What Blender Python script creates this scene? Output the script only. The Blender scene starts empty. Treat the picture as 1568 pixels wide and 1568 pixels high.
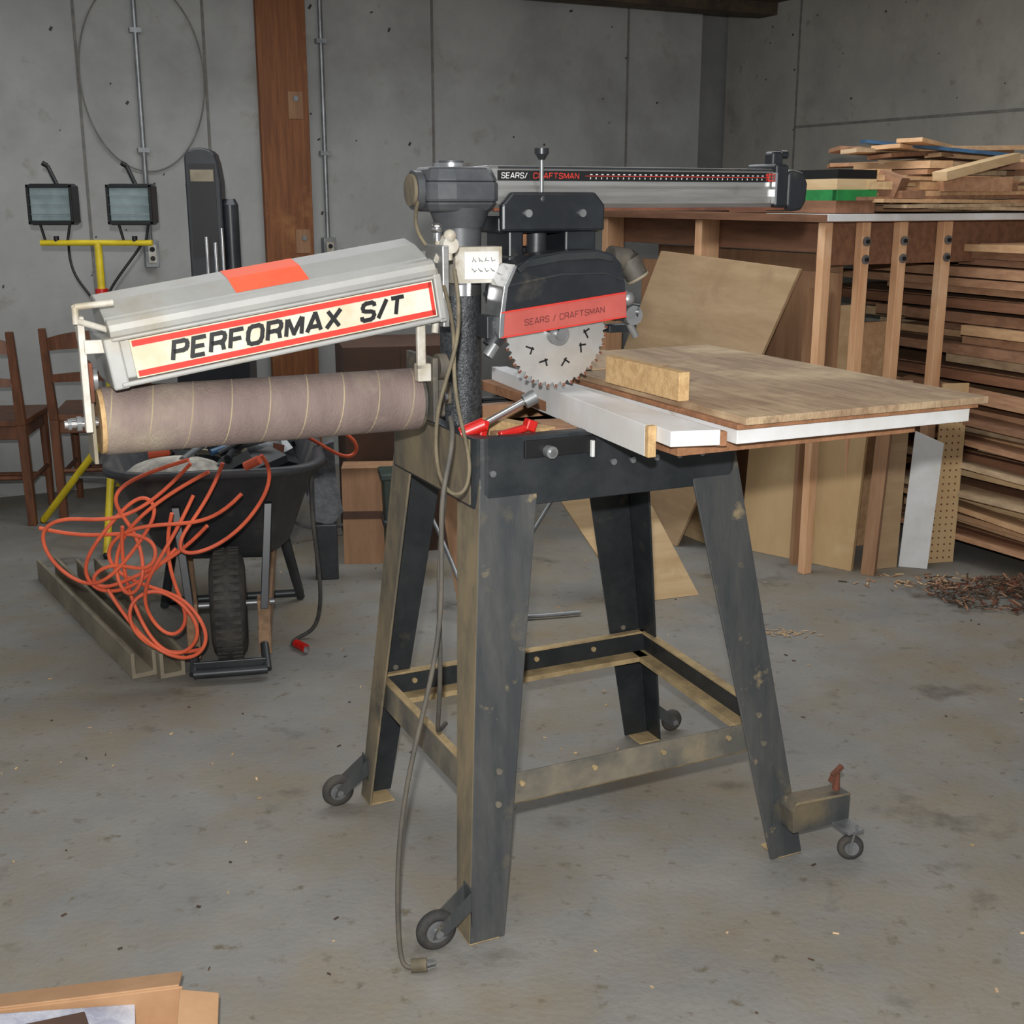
import bpy, math, random
from mathutils import Vector, Matrix
random.seed(7)
scene=bpy.context.scene
def lin(c):
    c=c/255.0
    return c/12.92 if c<=0.04045 else ((c+0.055)/1.055)**2.4
def col(t): return (lin(t[0]),lin(t[1]),lin(t[2]),1)
MATS={}
def M(name,c1,c2=None,scale=6,rough=.7,metal=0,bump=0,stretch=(1,1,1),lo=.38,hi=.62,c3=None,s3=2.0,lo3=.55,hi3=.7,detail=6,bscale=None,c4=None,s4=5,lo4=.6,hi4=.7,c5=None,s5=40,lo5=.6,hi5=.68):
    if name in MATS: return MATS[name]
    m=bpy.data.materials.new(name); m.use_nodes=True; nt=m.node_tree; b=nt.nodes['Principled BSDF']
    b.inputs['Roughness'].default_value=rough; b.inputs['Metallic'].default_value=metal
    b.inputs['Base Color'].default_value=col(c1)
    tc=nt.nodes.new('ShaderNodeTexCoord'); mp=nt.nodes.new('ShaderNodeMapping'); mp.inputs['Scale'].default_value=stretch
    nt.links.new(tc.outputs['Object'],mp.inputs[0])
    if c2:
        n=nt.nodes.new('ShaderNodeTexNoise'); n.inputs['Scale'].default_value=scale; n.inputs['Detail'].default_value=detail; n.inputs['Roughness'].default_value=.65
        nt.links.new(mp.outputs[0],n.inputs['Vector'])
        r=nt.nodes.new('ShaderNodeValToRGB'); r.color_ramp.elements[0].position=lo; r.color_ramp.elements[1].position=hi
        r.color_ramp.elements[0].color=col(c1); r.color_ramp.elements[1].color=col(c2)
        nt.links.new(n.outputs['Fac'],r.inputs[0]); out=r.outputs[0]
        for (cc,ss,l_,h_,off) in ((c3,s3,lo3,hi3,0),(c4,s4,lo4,hi4,7.3),(c5,s5,lo5,hi5,3.1)):
            if not cc: continue
            mp3=nt.nodes.new('ShaderNodeMapping'); mp3.inputs['Location'].default_value=(off,off*.6,off*.3)
            nt.links.new(tc.outputs['Object'],mp3.inputs[0])
            n3=nt.nodes.new('ShaderNodeTexNoise'); n3.inputs['Scale'].default_value=ss; n3.inputs['Detail'].default_value=8; n3.inputs['Roughness'].default_value=.62
            nt.links.new(mp3.outputs[0],n3.inputs['Vector'])
            r3=nt.nodes.new('ShaderNodeValToRGB'); r3.color_ramp.elements[0].position=l_; r3.color_ramp.elements[1].position=h_
            nt.links.new(n3.outputs['Fac'],r3.inputs[0])
            mx=nt.nodes.new('ShaderNodeMixRGB'); nt.links.new(r3.outputs[0],mx.inputs[0]); nt.links.new(out,mx.inputs[1]); mx.inputs[2].default_value=col(cc); out=mx.outputs[0]
        nt.links.new(out,b.inputs['Base Color'])
    if bump:
        nb=nt.nodes.new('ShaderNodeTexNoise'); nb.inputs['Scale'].default_value=bscale or scale*4; nb.inputs['Detail'].default_value=4
        nt.links.new(mp.outputs[0],nb.inputs['Vector'])
        bp=nt.nodes.new('ShaderNodeBump'); bp.inputs['Strength'].default_value=bump; bp.inputs['Distance'].default_value=.01
        nt.links.new(nb.outputs['Fac'],bp.inputs['Height']); nt.links.new(bp.outputs[0],b.inputs['Normal'])
    MATS[name]=m; return m
# ---- materials
concrete=M('concrete_wall',(152,153,151),(170,170,167),2.5,.9,0,.2,lo=.3,hi=.7,c3=(128,127,124),s3=1.4,lo3=.5,hi3=.78,bscale=25,c4=(136,132,122),s4=7,lo4=.6,hi4=.78)
concrete2=M('concrete_recess_shade',(122,123,122),(138,138,136),3,.9,0,.2)  # wall concrete darkened, shade of the recessed corner put into the colour
concrete3=M('concrete_right',(148,145,138),(164,160,150),2.5,.9,0,.2,c3=(122,118,108),s3=2,bscale=25,c4=(118,110,98),s4=11,lo4=.62,hi4=.76)
seam=M('wall_seam',(105,104,100),(125,122,115),20,.9)
stain=M('wall_pit',(60,55,50))
floorm=M('concrete_floor',(116,115,112),(138,135,128),2.6,.75,0,.2,lo=.3,hi=.72,c3=(126,114,92),s3=2.2,lo3=.45,hi3=.70,bscale=70,c4=(84,78,68),s4=4.2,lo4=.60,hi4=.74,c5=(100,92,76),s5=26,lo5=.60,hi5=.72)
ceilm=M('ceiling_wood',(60,50,40),(90,75,58),8,.8)
blk=M('black_paint',(36,40,43),(50,53,55),12,.42,.1,.05,c3=(110,98,78),s3=9,lo3=.62,hi3=.85)
leg=M('dusty_gray_steel',(62,65,67),(84,84,82),5,.48,.15,.05,stretch=(3,3,.6),c3=(128,114,88),s3=4.5,lo3=.55,hi3=.74,c4=(150,134,104),s4=18,lo4=.62,hi4=.72)
legd=M('dust_covered_steel',(132,118,92),(92,86,74),5,.75,.0,.05,stretch=(2,2,.8),c3=(66,64,60),s3=6,lo3=.55,hi3=.75)
strd=M('dusty_stretcher',(122,114,98),(86,84,78),8,.7,0,.05,c3=(150,134,104),s3=7,lo3=.55,hi3=.75)
dusty=M('sawdust_steel',(182,158,116),(138,120,88),12,.85)
blackp=M('black_plastic',(28,31,35),(40,43,47),10,.35,0,0,c3=(80,76,68),s3=9,lo3=.62,hi3=.85)
colm=M('textured_column',(46,48,51),(78,80,82),160,.42,.3,.3,bscale=260)
headg=M('gray_casting',(74,77,81),(94,95,96),8,.45,.3,.05,c3=(130,118,98),s3=8,lo3=.6,hi3=.8)
castd=M('dusty_casting',(96,90,80),(66,64,60),10,.65,.1,.1,c3=(140,126,98),s3=14,lo3=.55,hi3=.75)
alum=M('aluminium',(176,176,174),(150,149,146),8,.35,.6,0,stretch=(.3,4,4),c3=(120,110,95),s3=12,lo3=.6,hi3=.85)
alug=M('hood_gray',(154,154,151),(168,168,164),5,.5,.15,.02,c3=(150,138,112),s3=6,lo3=.56,hi3=.82)
chrome=M('chrome',(205,205,205),(170,170,170),10,.2,.9)
steel=M('blade_steel',(200,200,198),(178,176,172),6,.32,.5,0,c3=(140,112,84),s3=9,lo3=.64,hi3=.85)
cream=M('cream_label',(214,210,194),(194,182,152),9,.5)
white=M('white_melamine',(222,223,224),(208,206,201),6,.45,c3=(170,156,130),s3=14,lo3=.66,hi3=.78)
whitep=M('white_paint_steel',(200,197,188),(160,150,130),12,.5,c3=(120,90,60),s3=15,lo3=.6,hi3=.8)
redl=M('red_stripe',(200,52,40))
salm=M('salmon_label',(182,88,80),(168,78,70),9,.5)
darkred=M('label_text_dark',(90,34,34))
dark=M('near_black',(16,16,17),None,rough=.5)
redp=M('red_plastic',(205,35,28),(170,25,20),10,.35)
orange=M('orange_sticker',(246,92,58),(236,106,72),9,.6)
orc=M('orange_cord_rubber',(228,104,66),(200,84,54),9,.55)
rubber=M('black_rubber',(44,44,44),(72,68,62),14,.8,0,.2)
cordg=M('gray_cord_rubber',(72,70,66),(92,86,76),14,.7)
cordt=M('tan_cord_rubber',(116,106,84),(84,76,60),14,.7)
sand=M('sandpaper',(132,116,108),(104,88,85),3,.9,0,.3,stretch=(2.2,1,.6),c3=(158,146,126),s3=5,lo3=.50,hi3=.72,bscale=220)
sandseam=M('sandpaper_seam',(164,148,118),(140,126,104),10,.9)
pboard=M('particle_board',(198,166,118),(176,142,98),60,.85,0,.2)
pbrown=M('particle_brown',(158,112,78),(132,92,64),30,.85,0,.2)
plytop=M('plywood_dusty',(168,142,112),(136,110,84),7,.8,0,.2,stretch=(9,.7,5),c3=(198,174,138),s3=5,lo3=.46,hi3=.70,c4=(112,88,66),s4=12,lo4=.62,hi4=.74)
ply1=M('plywood_light',(212,184,142),(196,164,122),3,.75,0,.05,stretch=(1,1,7),c3=(180,148,108),s3=3)
plyA=M('plywood_sanded',(180,152,118),(164,136,102),3,.75,0,.05,stretch=(1,1,6),c3=(152,124,92),s3=3)
ply2=M('plywood_tan',(204,174,130),(186,154,110),3,.75,0,.05,stretch=(1,1,.4),c3=(216,192,150),s3=2)
ply3=M('plywood_brown',(160,122,90),(140,104,76),3,.75,0,.05,stretch=(7,7,1))
pine=M('pine_stud',(226,180,138),(208,156,114),3,.75,0,.05,stretch=(9,9,1),c3=(236,198,160),s3=3)
pinef=M('pine_dusty',(150,120,92),(120,96,74),6,.8,0,.05,stretch=(4,1,4))
lum=[M('lumber_%d'%i,a,b,4,.8,0,.1,stretch=(3,9,9)) for i,(a,b) in enumerate([((204,166,124),(184,144,106)),((186,144,110),(162,120,90)),((222,192,148),(202,170,126)),((160,120,92),(134,98,74)),((198,172,138),(170,144,114)),((214,176,136),(196,156,116))])]
redwood=M('plank_redwood',(138,86,48),(110,64,34),3,.65,0,.05,stretch=(14,14,.9),c3=(164,112,66),s3=3)
chairw=M('chair_wood',(116,72,46),(90,54,34),6,.45,stretch=(6,6,1))
railw=M('rail_brown',(140,98,72),(116,80,58),4,.8,stretch=(1,8,8))
yellow=M('yellow_paint',(225,200,40),(200,175,30),12,.45)
glass=M('lamp_glass',(150,165,165),(110,125,125),4,.15,.3)
tubm=M('tub_plastic',(52,53,56),(66,66,68),8,.5,c3=(90,86,80),s3=8)
cardb=M('cardboard',(190,150,112),(172,132,96),5,.85)
cardd=M('cardboard_dark',(84,60,46),(70,50,40),5,.85)
galv=M('galvanised',(150,152,153),(122,124,125),14,.4,.6)
rust=M('rust',(120,70,50),(90,55,40),20,.9)
greenm=M('green_paint',(40,140,70),(30,110,55),10,.6)
bluem=M('blue_plastic',(60,96,130),(45,72,100),10,.4)
beamm=M('channel_gray',(142,132,112),(114,106,90),6,.75,0,.1)
bagm=M('gray_bag',(120,122,126),(80,82,86),9,.5,0,.4)
junkw=M('junk_white',(190,184,172),(120,116,108),12,.7,0,.4)
plasticw=M('clear_plastic',(190,190,196),(140,142,156),9,.25,0,.3)
debris=M('shavings',(96,76,58),(60,48,40),20,.9)
greend=M('dark_green',(50,62,54),(34,44,38),8,.6)

def empty(name,loc=(0,0,0),rz=0,parent=None,rot=None):
    e=bpy.data.objects.new(name,None); scene.collection.objects.link(e); e.location=loc
    e.rotation_euler=rot if rot else (0,0,math.radians(rz)); e.empty_display_size=.1
    if parent: e.parent=parent
    return e
class MB:
    def __init__(s): s.v=[];s.f=[];s.m=[];s.s=[];s.mats=[]
    def mi(s,m):
        if m not in s.mats: s.mats.append(m)
        return s.mats.index(m)
    def add(s,vs,fs,m,smooth=False):
        o=len(s.v); s.v+= [tuple(v) for v in vs]; i=s.mi(m)
        for f in fs: s.f.append([o+k for k in f]); s.m.append(i); s.s.append(smooth)
    def box(s,x0,x1,y0,y1,z0,z1,m,mat=None):
        vs=[Vector((x,y,z)) for z in (z0,z1) for x,y in ((x0,y0),(x1,y0),(x1,y1),(x0,y1))]
        if mat: vs=[mat@v for v in vs]
        s.add(vs,[(3,2,1,0),(4,5,6,7),(0,1,5,4),(1,2,6,5),(2,3,7,6),(3,0,4,7)],m); return s
    def cbox(s,c,size,m,rot=(0,0,0)):
        from mathutils import Euler
        mt=Matrix.Translation(c)@Euler([math.radians(a) for a in rot]).to_matrix().to_4x4()
        a,b,d=[q/2 for q in size]
        return s.box(-a,a,-b,b,-d,d,m,mt)
    def cyl(s,p0,p1,r0,m,r1=None,n=24,caps=True):
        p0=Vector(p0);p1=Vector(p1); r1=r0 if r1 is None else r1
        d=(p1-p0).normalized(); u=d.orthogonal().normalized(); w=d.cross(u)
        ring=lambda p,r:[p+(u*math.cos(2*math.pi*i/n)+w*math.sin(2*math.pi*i/n))*r for i in range(n)]
        a=ring(p0,r0); b=ring(p1,r1)
        s.add(a+b,[(i,(i+1)%n,n+(i+1)%n,n+i) for i in range(n)],m,True)
        if caps:
            s.add(a,[tuple(reversed(range(n)))],m); s.add(b,[tuple(range(n))],m)
        return s
    def prism(s,poly,a0,a1,axis,m):
        def P(p,a): return {'y':(p[0],a,p[1]),'x':(a,p[0],p[1]),'z':(p[0],p[1],a)}[axis]
        n=len(poly); A=[P(p,a0) for p in poly]; B=[P(p,a1) for p in poly]
        s.add(A+B,[tuple(range(n)),tuple(reversed(range(n,2*n)))]+[(i,n+i,n+(i+1)%n,(i+1)%n) for i in range(n)],m); return s
    def loft(s,A,B,m,smooth=False,caps=True):
        n=len(A); fs=[(i,(i+1)%n,n+(i+1)%n,n+i) for i in range(n)]
        if caps: fs+=[tuple(reversed(range(n))),tuple(range(n,2*n))]
        s.add(list(A)+list(B),fs,m,smooth); return s
    def torus(s,c,R,r,axis,m,n=36,k=12):
        c=Vector(c); ax=Vector(axis).normalized(); u=ax.orthogonal().normalized(); w=ax.cross(u); vs=[]
        for i in range(n):
            t=2*math.pi*i/n; d=u*math.cos(t)+w*math.sin(t)
            for j in range(k):
                q=2*math.pi*j/k; vs.append(c+d*(R+r*math.cos(q))+ax*(r*math.sin(q)))
        s.add(vs,[(i*k+j,((i+1)%n)*k+j,((i+1)%n)*k+(j+1)%k,i*k+(j+1)%k) for i in range(n) for j in range(k)],m,True); return s
    def sphere(s,c,r,m,sc=(1,1,1),n=16,k=10):
        vs=[];c=Vector(c)
        for j in range(k+1):
            p=math.pi*j/k
            for i in range(n):
                t=2*math.pi*i/n; vs.append(c+Vector((r*sc[0]*math.sin(p)*math.cos(t),r*sc[1]*math.sin(p)*math.sin(t),r*sc[2]*math.cos(p))))
        s.add(vs,[(j*n+i,(j+1)*n+i,(j+1)*n+(i+1)%n,j*n+(i+1)%n) for j in range(k) for i in range(n)],m,True); return s
    def done(s,name,parent=None,bevel=0,seg=2,loc=None,rz=None):
        me=bpy.data.meshes.new(name); me.from_pydata(s.v,[],s.f)
        for m in s.mats: me.materials.append(m)
        for p,i,sm in zip(me.polygons,s.m,s.s): p.material_index=i; p.use_smooth=sm
        import bmesh
        bm=bmesh.new(); bm.from_mesh(me); bmesh.ops.recalc_face_normals(bm,faces=bm.faces); bm.to_mesh(me); bm.free()
        o=bpy.data.objects.new(name,me); scene.collection.objects.link(o)
        if parent: o.parent=parent
        if loc: o.location=loc
        if rz is not None: o.rotation_euler=(0,0,math.radians(rz))
        if bevel:
            b=o.modifiers.new('bevel','BEVEL'); b.width=bevel; b.segments=seg; b.limit_method='ANGLE'; b.angle_limit=math.radians(40)
        return o
def tube(name,pts,r,m,parent=None,cyclic=False):
    cu=bpy.data.curves.new(name,'CURVE'); cu.dimensions='3D'; cu.bevel_depth=r; cu.bevel_resolution=3; cu.resolution_u=8; cu.use_fill_caps=True
    sp=cu.splines.new('NURBS'); sp.points.add(len(pts)-1)
    for i,p in enumerate(pts): sp.points[i].co=(p[0],p[1],p[2],1)
    sp.order_u=min(4,len(pts)); sp.use_endpoint_u=not cyclic; sp.use_cyclic_u=cyclic
    cu.materials.append(m); o=bpy.data.objects.new(name,cu); scene.collection.objects.link(o)
    if parent: o.parent=parent
    return o
def text(name,body,size,loc,m,parent,rot=(90,0,0),shear=0,off=0,ext=.0004,sx=1,sp=1):
    cu=bpy.data.curves.new(name,'FONT'); cu.body=body; cu.size=size; cu.shear=shear; cu.offset=off; cu.extrude=ext; cu.space_character=sp
    cu.align_x='LEFT'; cu.materials.append(m)
    o=bpy.data.objects.new(name,cu); scene.collection.objects.link(o); o.parent=parent; o.location=loc; o.scale=(sx,1,1)
    o.rotation_euler=[math.radians(a) for a in rot]; return o
GL={'P':(.8,[[(0,0),(0,1),(.58,1),(.74,.94),(.8,.82),(.8,.64),(.74,.52),(.58,.46),(0,.46)]]),
'E':(.75,[[(.75,1),(0,1),(0,0),(.75,0)],[(0,.51),(.68,.51)]]),
'R':(.82,[[(0,0),(0,1),(.58,1),(.74,.94),(.8,.82),(.8,.66),(.74,.54),(.58,.48),(0,.48)],[(.45,.48),(.7,.38),(.8,0)]]),
'F':(.72,[[(0,0),(0,1),(.75,1)],[(0,.49),(.65,.49)]]),
'O':(.88,[[(.25,0),(.08,.08),(0,.3),(0,.7),(.08,.92),(.25,1),(.63,1),(.8,.92),(.88,.7),(.88,.3),(.8,.08),(.63,0),(.25,0)]]),
'M':(.98,[[(0,0),(0,1)],[(0.05,1),(.49,.1),(.93,1)],[(.98,1),(.98,0)]]),
'A':(.9,[[(0,0),(.42,1),(.48,1),(.9,0)],[(.16,.27),(.74,.27)]]),
'X':(.85,[[(0,0),(.85,1)],[(0,1),(.85,0)]]),
'S':(.82,[[(.8,.76),(.74,.92),(.6,1),(.22,1),(.06,.92),(.02,.76),(.08,.6),(.22,.54),(.6,.47),(.76,.4),(.82,.24),(.76,.08),(.6,0),(.2,0),(.06,.08),(0,.25)]]),
'/':(.45,[[(0,-.03),(.45,1.03)]]),
'T':(.85,[[(0,1),(.85,1)],[(.425,1),(.425,0)]]),
'C':(.82,[[(.8,.75),(.74,.92),(.6,1),(.22,1),(.06,.9),(0,.7),(0,.3),(.06,.1),(.22,0),(.6,0),(.76,.08),(.82,.27)]]),
'N':(.82,[[(0,0),(0,1),(.82,0),(.82,1)]]),
'1':(.4,[[(.1,.8),(.35,1),(.35,0)]]),'0':(.75,[[(0,0),(0,1),(.75,1),(.75,0),(0,0)]]),' ':(.4,[])}
def letters(name,body,x,y,z,h,w,t,m,parent,shear=0,slope=0,gap=.3):
    """raised block lettering in the local xz plane, standing proud towards -y"""
    q=MB(); cx_=x; k=0
    for ch in body:
        cw,strokes=GL[ch]
        for st in strokes:
            P=[Vector((cx_+a*w+shear*b*h, z+b*h+slope*(cx_+a*w-x))) for a,b in st]
            for i,(a,b) in enumerate(zip(P,P[1:])):
                d=(b-a)
                if d.length<1e-7: continue
                d.normalize(); n_=Vector((-d.y,d.x))*t/2
                closed=(P[0]-P[-1]).length<1e-6
                e0=d*t*.38 if (i>0 or closed) else d*0
                e1=d*t*.38 if (i<len(P)-2 or closed) else d*0
                a2=a-e0; b2=b+e1; k+=1; yy=y-.00002*(k%7)
                q.add([(a2.x+n_.x,yy,a2.y+n_.y),(a2.x-n_.x,yy,a2.y-n_.y),(b2.x-n_.x,yy,b2.y-n_.y),(b2.x+n_.x,yy,b2.y+n_.y)],[(0,1,2,3)],m)
        cx_+=cw*w+gap*w
    return q.done(name,parent)

# ================= ROOM
MB().box(-4.2,5,-1.6,8.2,-.1,0,floorm).done('floor')
MB().box(-4.2,5,-1.6,8.2,2.3,2.4,ceilm).done('ceiling')
wb=MB().box(-2,3.6,0,.12,0,2.3,concrete)
for x in (-.4,.35,.9,2.01,3.13): wb.box(x-.006,x+.006,-.004,0,0,2.3,seam)
for i in range(60):
    x=random.uniform(-.3,3.5); z=random.uniform(.8,2.25); w=random.uniform(.004,.011)
    wb.cbox((x,-.001,z),(w,.003,w*random.uniform(.6,2.2)),stain,(0,random.uniform(0,90),0))
wb.done('wall_back',loc=(-2.18,5.39,0),rz=27)
MB().box(3.5,4.2,.16,.28,0,2.3,concrete2).done('wall_corner',loc=(-2.18,5.39,0),rz=27)
wr=MB().box(-.12,7,0,.12,0,2.3,concrete3)
for x in (.5,2.4): wr.box(x-.006,x+.006,-.004,0,0,2.3,seam)
wr.box(.5,7,-.004,0,1.66,1.672,seam)
for i in range(30):
    x=random.uniform(.1,2.5); z=random.uniform(1.2,2.25); w=random.uniform(.004,.01)
    wr.cbox((x,-.001,z),(w,.003,w),stain,(0,30,0))
wr.done('wall_right',loc=(1.26,7.15,0),rz=-63)
MB().box(2.4,6,-.3,-.15,2.24,2.3,ceilm).done('trim_1',loc=(-2.18,5.39,0),rz=27)

W=lambda n:empty(n,(-2.18,5.39,0),27)
p=W('wood_plank')
MB().box(1.13,1.36,-.05,-.012,0.0,2.28,redwood).done('board',p,.003)
q=MB()
q.box(1.26,1.33,-.056,-.05,1.66,1.78,ply3).cyl((1.295,-.062,1.75),(1.295,-.056,1.75),.012,galv)
q.box(1.27,1.34,-.056,-.05,1.05,1.16,ply3).cyl((1.31,-.062,1.12),(1.31,-.056,1.12),.012,galv)
q.done('patch_plates',p)
for x,z0 in ((.6,1.06),(1.44,1.06)):
    p=W('electrical_conduit')
    q=MB().cyl((x,-.02,z0+.05),(x,-.02,2.28),.011,galv)
    for z in (1.5,2.0): q.box(x-.025,x+.025,-.033,-.001,z,z+.02,galv)
    q.done('pipe',p)
    MB().box(x-.03,x+.03,-.05,-.001,z0-.06,z0+.06,galv).box(x-.018,x+.018,-.054,-.05,z0-.04,z0+.04,whitep).cyl((x,-.056,z0+.02),(x,-.054,z0+.02),.011,dark).cyl((x,-.056,z0-.02),(x,-.054,z0-.02),.011,dark).done('outlet_box',p,.003)
p=W('hanging_wire_loop')
tube('wire',[(.62+.28*math.cos(t*.5236),-.02,1.82+.42*math.sin(t*.5236)) for t in range(12)],.0035,seam,p,True)

# ================= RADIAL ARM SAW
S=(-.058,1.944,0)
saw=empty('radial_arm_saw',S,25.2)
def leg_part(name,foot,top,sx,sy,mf,ms,wf=.070,wt=.116):
    def F(c,w,z):
        t=.005
        return [Vector((c[0]+sx*a,c[1]+sy*b,z)) for a,b in [(0,0),(w,0),(w,t),(t,t)]]
    def F2(c,w,z):
        t=.005
        return [Vector((c[0]+sx*a,c[1]+sy*b,z)) for a,b in [(0,0),(t,t),(t,w*.92),(0,w*.92)]]
    q=MB().loft(F(foot,wf,0.002),F(top,wt,.86),mf).loft(F2(foot,.066,0.002),F2(top,.112,.86),ms)
    for z,k in ((.25,.29),(.31,.36)):
        q.cyl((foot[0]+(top[0]-foot[0])*k+sx*.05,foot[1]+(top[1]-foot[1])*k-sy*.004,z),(foot[0]+(top[0]-foot[0])*k+sx*.05,foot[1]+(top[1]-foot[1])*k+sy*.008,z),.006,strd,n=10)
    q.box(min(foot[0],foot[0]+sx*.06),max(foot[0],foot[0]+sx*.06),min(foot[1],foot[1]+sy*.06),max(foot[1],foot[1]+sy*.06),0,.004,dusty)
    q.done(name,saw,.002)
leg_part('leg_1',(-.024,-.008),(.050,.100),1,1,leg,legd)
leg_part('leg_2',(.722,0),(.578,.100),-1,1,leg,leg,.078,.110)
leg_part('leg_3',(-.018,.625),(.050,.520),1,-1,blk,legd)
leg_part('leg_4',(.745,.64),(.578,.520),-1,-1,blk,blk)
def rrect(x0,x1,y0,y1,r,z,n=5):
    out=[]
    for cx,cy,a in ((x1-r,y1-r,0),(x0+r,y1-r,90),(x0+r,y0+r,180),(x1-r,y0+r,270)):
        for i in range(n+1):
            t=math.radians(a+90*i/n); out.append(Vector((cx+r*math.cos(t),cy+r*math.sin(t),z)))
    return out
def ring(rings,m,mb):
    n=len(rings[0]); vs=[v for R_ in rings for v in R_]; k=len(rings)
    mb.add(vs,[(j*n+i,j*n+(i+1)%n,((j+1)%k)*n+(i+1)%n,((j+1)%k)*n+i) for j in range(k) for i in range(n)],m); return mb
X0,X1=.040,.588
q=ring([rrect(X0,X1,.092,.528,.022,.776),rrect(X0,X1,.092,.528,.022,.902),rrect(X0+.026,X1-.026,.118,.502,.012,.902),rrect(X0+.026,X1-.026,.118,.502,.012,.896),rrect(X0+.006,X1-.006,.098,.522,.018,.896),rrect(X0+.006,X1-.006,.098,.522,.018,.782),rrect(X0+.014,X1-.014,.106,.514,.014,.776)],blk,MB())
q.done('skirt',saw,.002)
MB().box(X0-.0025,X0,.118,.50,.782,.898,legd).done('skirt_side_dust_panel',saw)
MB().box(.05,.58,.1,.52,.80,.806,dusty).done('skirt_pan',saw)
MB().box(.13,.27,.086,.092,.862,.893,dark).cyl((.175,.07,.872),(.175,.088,.872),.011,galv).cyl((.175,.066,.872),(.175,.070,.872),.006,chrome).box(.258,.264,.078,.086,.855,.885,white).done('adjuster_plate',saw,.001)
q=MB()
for x in (.07,.31,.35,.40,.45,.50): q.cyl((x,.088,.84),(x,.094,.84),.006,galv,n=10)
q.done('skirt_bolts',saw)
q=MB(); z0,z1=.235,.295
xa,ya=.014,.030
xr=.70
q.box(xa+.03,xr-.05,ya+.006,ya+.011,z0,z1,strd).box(xa+.03,xr-.05,ya+.006,ya+.034,z0,z0+.004,dusty)
q.box(xa+.01,xr-.01,.583,.588,z0,z1,blk).box(xa+.01,xr-.02,.545,.584,z0,z0+.012,dusty).box(xa+.01,xr-.01,.570,.588,z1,z1+.005,dusty)
q.box(xa+.002,xa+.007,ya+.02,.585,z0,z1,strd).box(xa+.006,xa+.036,ya+.02,.585,z0,z0+.008,dusty).box(xa+.002,xa+.018,ya+.02,.585,z1,z1+.004,dusty)
q.done('stretchers',saw,.001)
q=MB()
def bar(a,b,t,z0_,z1_,m):
    a=Vector(a);b=Vector(b);d=(b-a).normalized();n_=Vector((-d.y,d.x))*t
    P=[a,b,b+n_,a+n_]; q.loft([Vector((p_.x,p_.y,z0_)) for p_ in P],[Vector((p_.x,p_.y,z1_)) for p_ in P],m)
bar((.668,ya+.02),(.695,.59),.005,z0,z1,blk); bar((.668,ya+.02),(.695,.59),.038,z0,z0+.012,dusty); bar((.668,ya+.02),(.695,.59),.020,z1,z1+.005,dusty)
for x in (.1,.25,.4,.55): q.cyl((x,ya,.275),(x,ya+.006,.275),.005,dusty,n=10); q.cyl((x,.578,.272),(x,.583,.272),.006,dusty,n=10)
q.done('side_stretcher',saw,.001)
def caster(name,x,y,lx,ly,r=.034):
    q=MB().torus((x,y,r),r-.011,.011,(0,1,0),rubber).cyl((x,y-.009,r),(x,y+.009,r),r-.012,galv).cyl((x,y-.02,r),(x,y+.02,r),.007,galv)
    for s_ in (-.018,.015):
        d=1 if lx>x else -1
        q.prism([(x-.012*d,r-.008),(x-.004*d,r+.012),(lx,r+.065),(lx,r+.03),(x+.012*d,r-.006)],y+s_,y+s_+.003,'y',leg)
    q.box(lx,lx+.003,y-.02,y+.02,r+.0,r+.07,leg)
    q.done(name,saw)
caster('caster_1',-.080,.012,-.018,0,.038)
caster('caster_2',-.078,.60,-.014,0,.036)
caster('caster_4',.80,.62,.74,0,.028)
q=MB().prism([(.672,.070),(.668,.118),(.68,.135),(.812,.128),(.812,.066)],-.030,.015,'y',leg).prism([(.672,.131),(.68,.136),(.812,.129),(.812,.125)],-.032,-.028,'y',legd)
q.cyl((.795,-.005,.125),(.795,-.005,.165),.008,rust,r1=.006).cbox((.795,-.005,.17),(.030,.009,.010),rust,(0,-35,0)).cbox((.787,-.005,.152),(.018,.010,.014),rust,(0,25,0))
q.torus((.795,-.06,.026),.018,.009,(.5,1,0),rubber).cyl((.791,-.067,.026),(.799,-.053,.026),.016,galv).cbox((.79,-.072,.052),(.004,.004,.06),galv,(0,15,0)).cbox((.79,-.048,.052),(.004,.004,.06),galv,(0,15,0)).box(.77,.81,-.08,-.01,.066,.072,galv)
q.done('caster_bracket',saw,.001)
# ---- column, arm and head
hd=empty('head',(-.025,0,0),parent=saw)
cx,cy=.13,.31
q=MB().cyl((cx,cy,.80),(cx,cy,1.15),.0385,colm,n=40).cyl((cx,cy,.80),(cx,cy,.83),.06,leg,r1=.045).cyl((cx,cy,1.13),(cx,cy,1.21),.039,chrome,n=40)
q.cyl((cx,cy,1.205),(cx,cy,1.25),.038,headg,r1=.04,n=32).cyl((cx,cy,1.25),(cx,cy,1.285),.043,headg,r1=.056,n=32)
q.done('column',hd)
q=MB()
A=[(.052,.27),(.067,.255),(.10,.25),(.172,.25),(.185,.26),(.185,.36),(.172,.37),(.09,.37),(.067,.365),(.052,.35)]
B=[(.060,.28),(.074,.265),(.10,.262),(.162,.262),(.175,.27),(.175,.35),(.162,.36),(.09,.36),(.074,.355),(.060,.34)]
q.loft([Vector((a,b,1.278)) for a,b in B],[Vector((a,b,1.295)) for a,b in A],headg)
q.loft([Vector((a,b,1.295)) for a,b in A],[Vector((a,b,1.330)) for a,b in A],headg)
q.loft([Vector((a,b,1.330)) for a,b in A],[Vector((a,b,1.355)) for a,b in B],headg)
q.cyl((.115,.31,1.355),(.115,.31,1.362),.034,chrome,n=32).cyl((.115,.31,1.362),(.115,.31,1.366),.022,headg,n=32)
q.done('arm_housing',hd,.005)
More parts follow.
